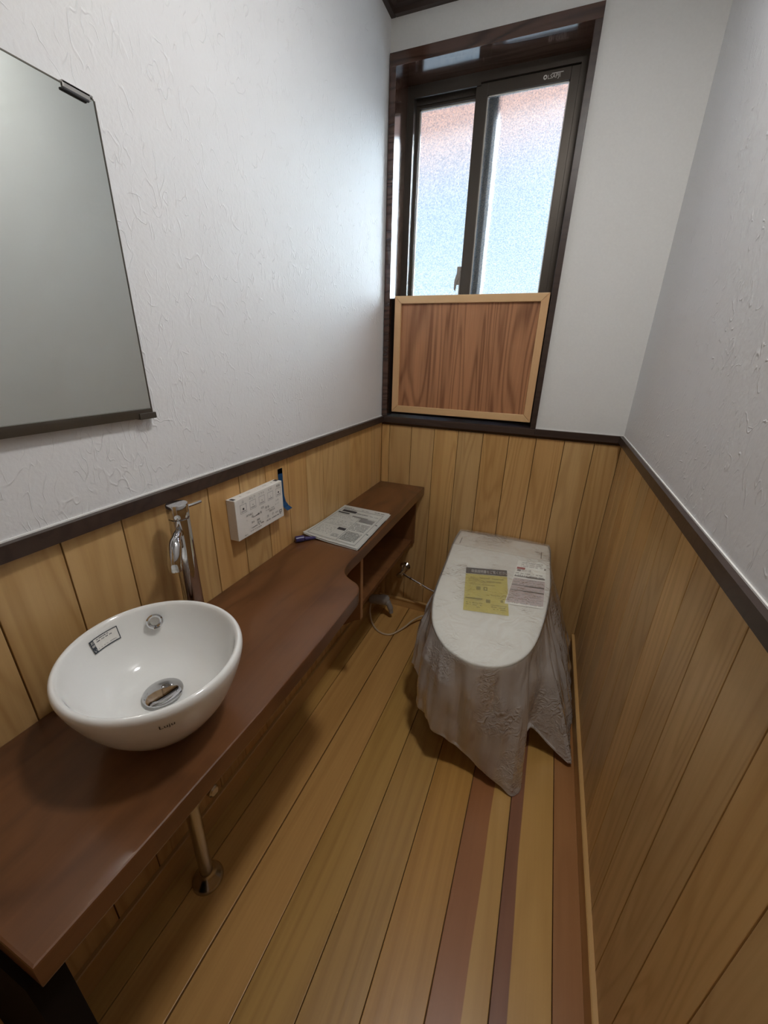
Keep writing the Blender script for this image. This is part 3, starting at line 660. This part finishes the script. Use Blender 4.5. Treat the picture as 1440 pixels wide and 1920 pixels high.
# ------------------------------------------------------------------ papers and marker on the counter
pp = empty('instruction_papers', (.12, 1.17, ZT), 'stack of printed black and white instruction papers lying on the wooden counter', 'papers')
quad = [Vector((.006, 1.030, 0)), Vector((.216, 1.010, 0)), Vector((.205, 1.322, 0)), Vector((.004, 1.340, 0))]
def pz(u, v, lay): # curl: corner by the wall lifted, far edge lifted
    return ZT + .0012 + lay * .0017 + .010 * max(0, 1 - (u + v) * 1.6) ** 2 + .004 * max(0, v - .85) ** 1 * 5 * u + .003 * math.sin(u * 3) * (1 - v) * lay * .2
def ppt(u, v, lay, dx=0, dy=0):
    p = (quad[0] * (1 - u) + quad[1] * u) * (1 - v) + (quad[3] * (1 - u) + quad[2] * u) * v
    return Vector((p.x + dx, p.y + dy, pz(u, v, lay)))
for lay, (dx, dy) in enumerate(((.004, .004), (.003, -.003), (-.001, .002), (0, 0))):
    bm = bmesh.new(); n_ = 12
    g = [[bm.verts.new(ppt(i / n_, j / n_, lay, dx, dy)) for i in range(n_ + 1)] for j in range(n_ + 1)]
    for j in range(n_):
        for i in range(n_): bm.faces.new((g[j][i], g[j][i + 1], g[j + 1][i + 1], g[j + 1][i]))
    bmesh.ops.solidify(bm, geom=bm.faces, thickness=.0006)
    local(pp, obj('paper_sheet', bm, M['sheet'], smooth=False))
class PagePrint(Print):
    # a runs from the wall to the front edge (text reads along u), b towards the window
    def P(s, a, b, l=0):
        p = ppt(min(a, 1), min(b, 1), 3); p.z += .0010 + l; return p
pg = PagePrint((0, 0, 0), (1, 0, 0), (0, 1, 0))
I, G = M['ink'], M['greyink']
def rows(a0, b0, a1, b1, n, m, seed, h=None, fill=.8):
    for k in range(n):
        b = b1 - (k + 1) * (b1 - b0) / n; hh = h or (b1 - b0) / n * .5
        r = random.Random(seed * 31 + k); x = a0
        while x < a1:
            wd = r.uniform(.006, .022)
            if r.random() < fill: pg.rect(x, b, min(x + wd, a1), b + hh * r.uniform(.6, 1), m)
            x += wd + .005
pg.frame(.05, .04, .93, .90, .006, G)
pg.rect(.10, .80, .40, .86, I); pg.rect(.06, .745, .30, .775, I); pg.rect(.40, .70, .72, .73, G)
rows(.06, .92, .30, .95, 1, I, 1); rows(.45, .92, .62, .945, 1, G, 2); rows(.72, .935, .93, .965, 1, I, 3); rows(.08, .88, .35, .905, 1, G, 22)
rows(.42, .80, .66, .85, 1, G, 4); rows(.70, .80, .90, .84, 1, M['midink'], 23)
rows(.08, .60, .55, .70, 3, G, 5, fill=.5, h=.008); rows(.08, .42, .55, .56, 4, G, 6, fill=.5, h=.008); rows(.08, .14, .38, .36, 6, G, 7, fill=.45, h=.008); rows(.42, .12, .56, .2, 3, G, 24)
pg.rect(.60, .60, .88, .70, G); pg.rect(.40, .30, .55, .36, I)
rows(.60, .36, .88, .56, 6, G, 8, fill=.9); rows(.60, .10, .88, .32, 8, I, 9, fill=.95)
pg.rect(.575, .06, .581, .68, G); pg.rect(.07, .715, .90, .719, G); pg.rect(.07, .39, .56, .394, G); pg.rect(.94, .33, .98, .345, I); pg.rect(.94, .60, .98, .615, I)
local(pp, pg.done('page_print'))
mk = empty('marker_pen', (.03, 1.0, ZT), 'violet-blue marker pen tucked under the corner of the papers', 'pen')
local(mk, obj('pen_cap', tube([(.0100, .9780, ZT + .0108), (.0112, .9795, ZT + .0108), (.0290, .999, ZT + .0108), (.030, 1.000, ZT + .0108)], [.0075, .0105, .0105, .0085], 20), M['marker'], smooth=True))
local(mk, obj('pen_barrel', tube([(.031, 1.001, ZT + .0085), (.060, 1.033, ZT + .005)], [.0075, .004], 20), M['marker'], smooth=True))

# ------------------------------------------------------------------ mirror
mr = empty('wall_mirror', (0, .25, 1.38), 'large frameless rectangular mirror on the left wall above the basin', 'mirror')
my0, my1, mz0, mz1 = -.05, .548, 1.160, 1.602
gl = local(mr, obj('mirror_glass', nb(.004, .010, my0, my1, mz0, mz1), M['mirror']))
eb = bmesh.new(); box(eb, .0040, .0108, my1, my1 + .0018, mz0, mz1); box(eb, .004, .0108, my0, my1, mz1, mz1 + .0016)
local(mr, obj('ground_edge', eb, M['mrail']))
ch = prism([(.001, mz0 - .014), (.014, mz0 - .014), (.0145, mz0 - .002), (.0145, mz0 + .002), (.0108, mz0 + .002), (.0105, mz0 - .001), (.001, mz0 - .001)], my0, my1 - .001, 'Y')
local(mr, obj('bottom_channel', ch, M['mrail']))
local(mr, obj('channel_end', nb(.001, .0165, my1 - .030, my1 + .004, mz0 - .016, mz0 - .005, bev=.001), M['mrail']))
cl = nb(.0108, .0125, my1 - .044, my1 - .006, mz1 - .004, mz1 + .004, bev=.0005); box(cl, .001, .0125, my1 - .044, my1 - .002, mz1 + .0016, mz1 + .004)
local(mr, obj('top_clip', cl, M['chromed']))
local(mr, obj('clip_pad', nb(.0108, .0150, my1 - .046, my1 - .010, mz1 - .0070, mz1 - .004, bev=.001), M['ink']))

# ------------------------------------------------------------------ toilet
to = empty('toilet', (.62, 1.3, 0), 'white tankless toilet with closed lid, wrapped in clear plastic film', 'toilet')
# lid outline, measured; z follows a gentle slope
rim = [(.417, 1.708), (.411, 1.60), (.420, 1.416), (.430, 1.215), (.452, 1.10), (.481, 1.03), (.531, .970), (.594, .940), (.640, .937), (.690, .952), (.737, .991), (.775, 1.062), (.799, 1.183), (.813, 1.335), (.815, 1.43), (.810, 1.57), (.808, 1.66), (.800, 1.708)]
def lidz(y): return .45 + .06 * (y - .95) / .75
LY = 1.578
lid_out = [p for p in [(x.x, x.y) for x in spline([(a, b, 0) for a, b in rim], 5)]]
def clipy(pts, y, keep_low=True):
    o = []
    for a, b in zip(pts, pts[1:] + pts[:1]):
        ia, ib = (a[1] <= y) == keep_low, (b[1] <= y) == keep_low
        if ia: o.append(a)
        if ia != ib:
            t = (y - a[1]) / (b[1] - a[1]); o.append((a[0] + (b[0] - a[0]) * t, y))
    return o
def slab(pts, top, bot, name, m, inset=0.0, bev=.004, dome=0.0):
    cx = sum(p[0] for p in pts) / len(pts); cy = sum(p[1] for p in pts) / len(pts)
    bm = prism([(x + (cx - x) * inset, y + (cy - y) * inset) for x, y in pts], 0, 1, 'Z')
    if bev:
        pass
    for v in bm.verts:
        v.co.z = (lidz(v.co.y) + top) if v.co.z > .5 else (lidz(v.co.y) + bot)
    if bev:
        es = [e for e in bm.edges if abs((e.verts[0].co.z - lidz(e.verts[0].co.y)) - top) < 1e-5 and abs((e.verts[1].co.z - lidz(e.verts[1].co.y)) - top) < 1e-5]
        bmesh.ops.bevel(bm, geom=es, offset=bev, segments=3, affect='EDGES', profile=0.5)
    return local(to, obj(name, bm, m))
lid_pts = clipy(lid_out, LY, True)
slab([(x, y) for x, y in lid_pts], 0.0, -.016, 'lid', M['toilet'], bev=.005)
slab([(x, y) for x, y in clipy(lid_out, LY - .02, True)], -.020, -.040, 'seat', M['toilet'], inset=.02, bev=.004)
hs_pts = clipy(lid_out, LY + .003, False)
hp_ = [(x, y) for x, y in hs_pts]
bm = prism(hp_, 0, 1, 'Z')
for v in bm.verts: v.co.z = lidz(v.co.y) + .001 if v.co.z > .5 else .40
bmesh.ops.bevel(bm, geom=[e for e in bm.edges if min(e.verts[0].co.z, e.verts[1].co.z) > .45], offset=.012, segments=4, affect='EDGES', profile=.5)
local(to, obj('rear_housing', bm, M['toilet2']))
sl_ = Print((0, 0, 0), (1, 0, 0), (0, 1, 0))
sl_.P = lambda a, b, l=0: Vector((a, b, lidz(b) + .0016 + l))
sl_.rect(.437, 1.585, .4395, 1.640, M['ink']); sl_.rect(.773, 1.585, .7755, 1.640, M['ink']); sl_.rect(.59, 1.625, .615, 1.627, M['midink'])
local(to, sl_.done('housing_slit'))
# bowl and pedestal: stacked oval sections
secs = [(.0, .205, .86, .575), (.03, .215, .87, .60), (.10, .21, .875, .60), (.20, .23, .91, .62), (.28, .29, .96, .655), (.34, .345, .99, .69), (.38, .365, 1.0, .71), (.41, .365, 1.0, .71)]
bm = bmesh.new(); rings = []
for z, wd, frac, ln in secs:
    ring = []
    for k in range(48):
        t = 2 * PI * k / 48; c_, s_ = math.cos(t), math.sin(t)
        e = 2.4
        x = math.copysign(abs(c_) ** (2 / e), c_) * wd / 2; y = math.copysign(abs(s_) ** (2 / (e if s_ > 0 else 2.0)), s_) * ln / 2
        ring.append(bm.verts.new((.615 + x, 1.69 - ln / 2 + y, z)))
    rings.append(ring)
for a, b in zip(rings, rings[1:]):
    for k in range(48): bm.faces.new((a[k], a[(k + 1) % 48], b[(k + 1) % 48], b[k]))
bm.faces.new(rings[0]); bm.faces.new(rings[-1])
local(to, obj('bowl', bm, M['ceramic'], smooth=True))
# labels lying on the lid
class LidPrint(Print):
    quad = None
    def P(s, a, b, l=0):
        q = s.quad; p = (q[0] * (1 - a) + q[1] * a) * (1 - b) + (q[3] * (1 - a) + q[2] * a) * b
        return Vector((p.x, p.y, lidz(p.y) + .0012 + s.lift + l))
def V2(*a): return [Vector((x, y, 0)) for x, y in a]
yl = LidPrint((0, 0, 0), (1, 0, 0), (0, 1, 0)); yl.quad = V2((.545, 1.155), (.692, 1.180), (.655, 1.448), (.503, 1.412)); yl.lift = 0
yl.rect(0, 0, 1, .84, M['yellow'], 0); yl.rect(0, .85, 1, 1, M['navyink'], 0)
yl.text('まずはじめに', 0, 0, .1, M['white']) if False else None
ytxt = LidPrint((0, 0, 0), (1, 0, 0), (0, 1, 0)); ytxt.quad = yl.quad; ytxt.lift = .0004
def ltext(P_, s_, a, b, h, asp, m):
    """lettering inside the label's unit square; asp = width per height"""
    cu = bpy.data.curves.new('t', 'FONT'); cu.body = s_; cu.size = 1.0; cu.resolution_u = 2
    o = bpy.data.objects.new('t', cu); COL.objects.link(o); dg = bpy.context.evaluated_depsgraph_get(); dg.update()
    me = bpy.data.meshes.new_from_object(o.evaluated_get(dg)); i = P_.mi(m)
    vs = [P_.bm.verts.new(P_.P(a + v.co.x * h * asp, b + v.co.y * h)) for v in me.vertices]
    for p in me.polygons:
        try: f = P_.bm.faces.new([vs[k] for k in p.vertices]); f.material_index = i
        except ValueError: pass
    bpy.data.objects.remove(o); bpy.data.curves.remove(cu)
def lrows(P_, a0, b0, a1, b1, n, m, seed, th=.5, fill=.8, wmin=.01, wmax=.04):
    for k in range(n):
        b = b1 - (k + 1) * (b1 - b0) / n; hh = (b1 - b0) / n * th; r = random.Random(seed * 17 + k); x = a0
        while x < a1:
            wd = r.uniform(wmin, wmax)
            if r.random() < fill: P_.rect(x, b, min(x + wd, a1), b + hh * r.uniform(.6, 1), m)
            x += wd + .008
ltext(ytxt, '取扱説明書をご覧ください', .13, .885, .085, .88, M['white'])
O_ = M['olive']
lrows(ytxt, .08, .66, .28, .78, 3, O_, 1); lrows(ytxt, .35, .74, .92, .79, 1, O_, 2, fill=.9); lrows(ytxt, .50, .66, .86, .70, 1, O_, 3, th=.8, fill=1)
lrows(ytxt, .03, .585, .70, .62, 1, O_, 4, fill=.9); ytxt.rect(.27, .46, .37, .54, O_); ytxt.rect(.44, .46, .53, .54, O_); ytxt.rect(.465, .48, .505, .52, M['yellow'], .0004)
lrows(ytxt, .50, .36, .95, .39, 1, O_, 5, fill=.9); ytxt.rect(.03, .25, .42, .28, O_); ytxt.rect(.50, .20, .60, .27, O_); ytxt.rect(.83, .24, .89, .29, O_); ytxt.rect(.88, .30, .90, .32, O_)
lrows(ytxt, .62, .08, .96, .20, 3, O_, 6); lrows(ytxt, .05, .08, .42, .20, 3, O_, 7, fill=.6)
a_ = local(to, yl.done('yellow_label', stuff=False)); a_['label'] = 'yellow label with a dark grey header strip'
local(to, ytxt.done('label_print'))
wq = V2((.672, 1.243), (.796, 1.262), (.800, 1.545), (.676, 1.540)); wq = V2((.671, 1.240), (.797, 1.258), (.797, 1.552), (.690, 1.540))
wh = LidPrint((0, 0, 0), (1, 0, 0), (0, 1, 0)); wh.quad = wq; wh.lift = .0009
wh.rect(0, 0, 1, 1, M['sheet']); wh.rect(.02, .04, .99, .56, M['pink'], .0002); 
a_ = local(to, wh.done('white_label', stuff=False)); a_['label'] = 'white printed sheet with a small red tag'
wt = LidPrint((0, 0, 0), (1, 0, 0), (0, 1, 0)); wt.quad = wq; wt.lift = .0014
wt.rect(.03, .775, .30, .825, M['redink']); wt.rect(.06, .725, .18, .765, G); wt.rect(.93, .82, .99, .86, G)
lrows(wt, .15, .85, .88, .98, 3, M['midink'], 11, fill=.85); ltext(wt, '安全上のご注意', .20, .735, .055, .8, G)
lrows(wt, .04, .62, .95, .72, 2, G, 12, th=.45, fill=.8)
for b_0, t_ in ((.585, .022), (.385, .018), (.275, .016)):
    wt.rect(.03, b_0 + .01, .98, b_0 + .01 + t_, G); wt.rect(.4, b_0 + .004, .98, b_0 + .008 + t_, I)
for k, (b0, b1) in enumerate(((.42, .57), (.30, .37), (.03, .26))): lrows(wt, .05, b0, .95, b1, 3 + k, M['midink'], 13 + k, fill=.8)
local(to, wt.done('label_print'))

# ------------------------------------------------------------------ plastic film draped over the toilet
NT, NS = 300, 96
C0 = Vector((.618, 1.33, 0))
hem = [(.415, 1.69, .20), (.395, 1.55, .22), (.385, 1.38, .20), (.392, 1.20, .20), (.400, 1.12, .195), (.436, 1.075, .17), (.440, 1.01, .15), (.490, .965, .16), (.525, .930, .14), (.590, .935, .11), (.683, .935, .05), (.752, .925, .020),
       (.790, .918, .004), (.8165, .948, .003), (.803, 1.005, .03), (.780, 1.045, .085), (.802, 1.060, .105), (.828, 1.095, .11), (.868, 1.105, .07), (.925, 1.10, .03), (.9605, 1.09, .02), (.964, 1.14, .02), (.966, 1.25, .015), (.967, 1.40, .02), (.967, 1.56, .03), (.955, 1.68, .08), (.83, 1.716, .12), (.62, 1.718, .14), (.44, 1.716, .18)]
def polar(pts):
    a = sorted((math.atan2(p[1] - C0.y, p[0] - C0.x), p) for p in pts); return a
def resample(pts, n):
    P_ = [Vector(p) for p in pts]; P_.append(P_[0]); s_ = [0]
    for a, b in zip(P_, P_[1:]): s_.append(s_[-1] + (b - a).length)
    o = []; j = 0
    for k in range(n):
        d = s_[-1] * k / n
        while s_[j + 1] < d: j += 1
        t = (d - s_[j]) / (s_[j + 1] - s_[j]); o.append(P_[j].lerp(P_[j + 1], t))
    return o
rim3 = [Vector((x, y, 0)) for x, y in [(p.x, p.y) for p in spline([(a, b, 0) for a, b in rim], 6)]] + [Vector((.70, 1.716, 0)), Vector((.55, 1.718, 0))]
RR = resample(rim3, NT); HS = resample([p for p in spline(hem + [hem[0]], 6)][:-1], 900)
# match each hem point to the rim by angle-like monotone parameter: cumulative blend of angle
def ang(p): return math.atan2(p.y - C0.y, p.x - C0.x)
def unwrap(seq):
    o = []; last = None
    for p in seq:
        a = ang(p)
        if last is not None:
            while a < last - PI: a += 2 * PI
            while a > last + PI: a -= 2 * PI
        o.append(a); last = a
    return o
ra = unwrap(RR); ha = unwrap(HS)
while ha[0] < ra[0] - PI: ha = [x + 2 * PI for x in ha]
while ha[0] > ra[0] + PI: ha = [x - 2 * PI for x in ha]
# make the hem angle monotone (the notch folds back a little)
mono = []; m_ = ha[0]
for i, a in enumerate(ha):
    m_ = max(m_, a) if i else a; mono.append(m_ + i * 1e-5)
def hem_at(a):
    two = 2 * PI
    while a < mono[0]: a += two
    while a >= mono[0] + two: a -= two
    lo, hi = 0, len(mono) - 1
    if a >= mono[-1]:
        t = (a - mono[-1]) / (mono[0] + two - mono[-1] + 1e-9); return HS[-1].lerp(HS[0], t)
    while hi - lo > 1:
        md = (lo + hi) // 2
        if mono[md] <= a: lo = md
        else: hi = md
    t = (a - mono[lo]) / (mono[hi] - mono[lo] + 1e-9); return HS[lo].lerp(HS[hi], t)
bm = bmesh.new(); grid = []
ctr = bm.verts.new((C0.x, C0.y, lidz(C0.y) + .0042))
for s in range(1, NS + 1):
    row = []
    T0 = 30
    for k in range(NT):
        R_ = RR[k]; th = ra[k]
        if s <= T0:
            f = (s / T0) ** .85; p = C0.lerp(R_, f); wob = noise.noise(Vector((p.x * 22, p.y * 9, 3.0))) + .6 * abs(noise.noise(Vector((p.x * 40, p.y * 14, 8.0))))
            z = lidz(p.y) + .0042 + .0060 * max(0, wob + .25) * (1 - f ** 8)
            q_ = Vector((p.x, p.y, z))
            if f > .97: q_ += (R_ - C0).normalized() * .003
        else:
            u = (s - T0) / (NS - T0); H = hem_at(th); top = R_ + (R_ - C0).normalized() * .004; top.z = lidz(R_.y) + .002
            e = u ** 1.12
            q_ = Vector((top.x + (H.x - top.x) * e, top.y + (H.y - top.y) * e, top.z + (H.z - top.z) * u))
            d = Vector((q_.x - C0.x, q_.y - C0.y, 0)).normalized()
            cx_, cy_ = math.cos(th), math.sin(th)
            fold = noise.noise(Vector((cx_ * 5.0, cy_ * 5.0, u * .7))) * .020 + noise.noise(Vector((cx_ * 12, cy_ * 12, u * 1.6 + 5))) * .012
            cr_ = noise.noise(Vector((cx_ * 17, cy_ * 17, u * 1.1))) * .009 + (abs(noise.noise(Vector((q_.x * 18, q_.y * 18, q_.z * 7)))) - .25) * .008
            env = min(1, u * 3) * (0.35 if u > .97 else 1.0)
            q_ += d * (fold + cr_ + .010 * math.sin(PI * u)) * env
            q_.x = min(q_.x, .9685 if q_.z < .09 else .980); q_.y = min(q_.y, 1.7225 - (.008 if q_.z < .06 else 0)); q_.z = max(q_.z, .0025)
            if u > .9: q_ += Vector((0, 0, .012 * (noise.noise(Vector((cx_ * 9, cy_ * 9, 1))) * .5 + .2) * (u - .9) * 10)) if H.z > .06 else Vector()
        row.append(bm.verts.new(q_))
    grid.append(row)
for k in range(NT): bm.faces.new((ctr, grid[0][k], grid[0][(k + 1) % NT]))
for s in range(NS - 1):
    for k in range(NT):
        f = bm.faces.new((grid[s][k], grid[s + 1][k], grid[s + 1][(k + 1) % NT], grid[s][(k + 1) % NT]))
for f in bm.faces: f.material_index = 0
fo = obj('plastic_film', bm, [M['film'], M['film_clear']], smooth=True)
for p in fo.data.polygons:
    c_ = p.center
    if c_.z > lidz(c_.y) - .002: p.material_index = 1
tag(fo, 'thin hazy plastic sheet draped over the toilet with its crumpled hem on the floor', 'plastic sheet')

# ------------------------------------------------------------------ ceiling lamp (above the frame)
cl_ = empty('ceiling_light', (.78, .66, ZC), 'small round white ceiling light towards the right wall', 'ceiling light')
local(cl_, obj('lamp_housing', lathe([(.0, ZC), (.115, ZC), (.115, 2.345), (.098, 2.322), (.092, 2.322), (.092, 2.335), (.0, 2.335)], 48, (.78, .66, 0)), M['lampw'], smooth=True))
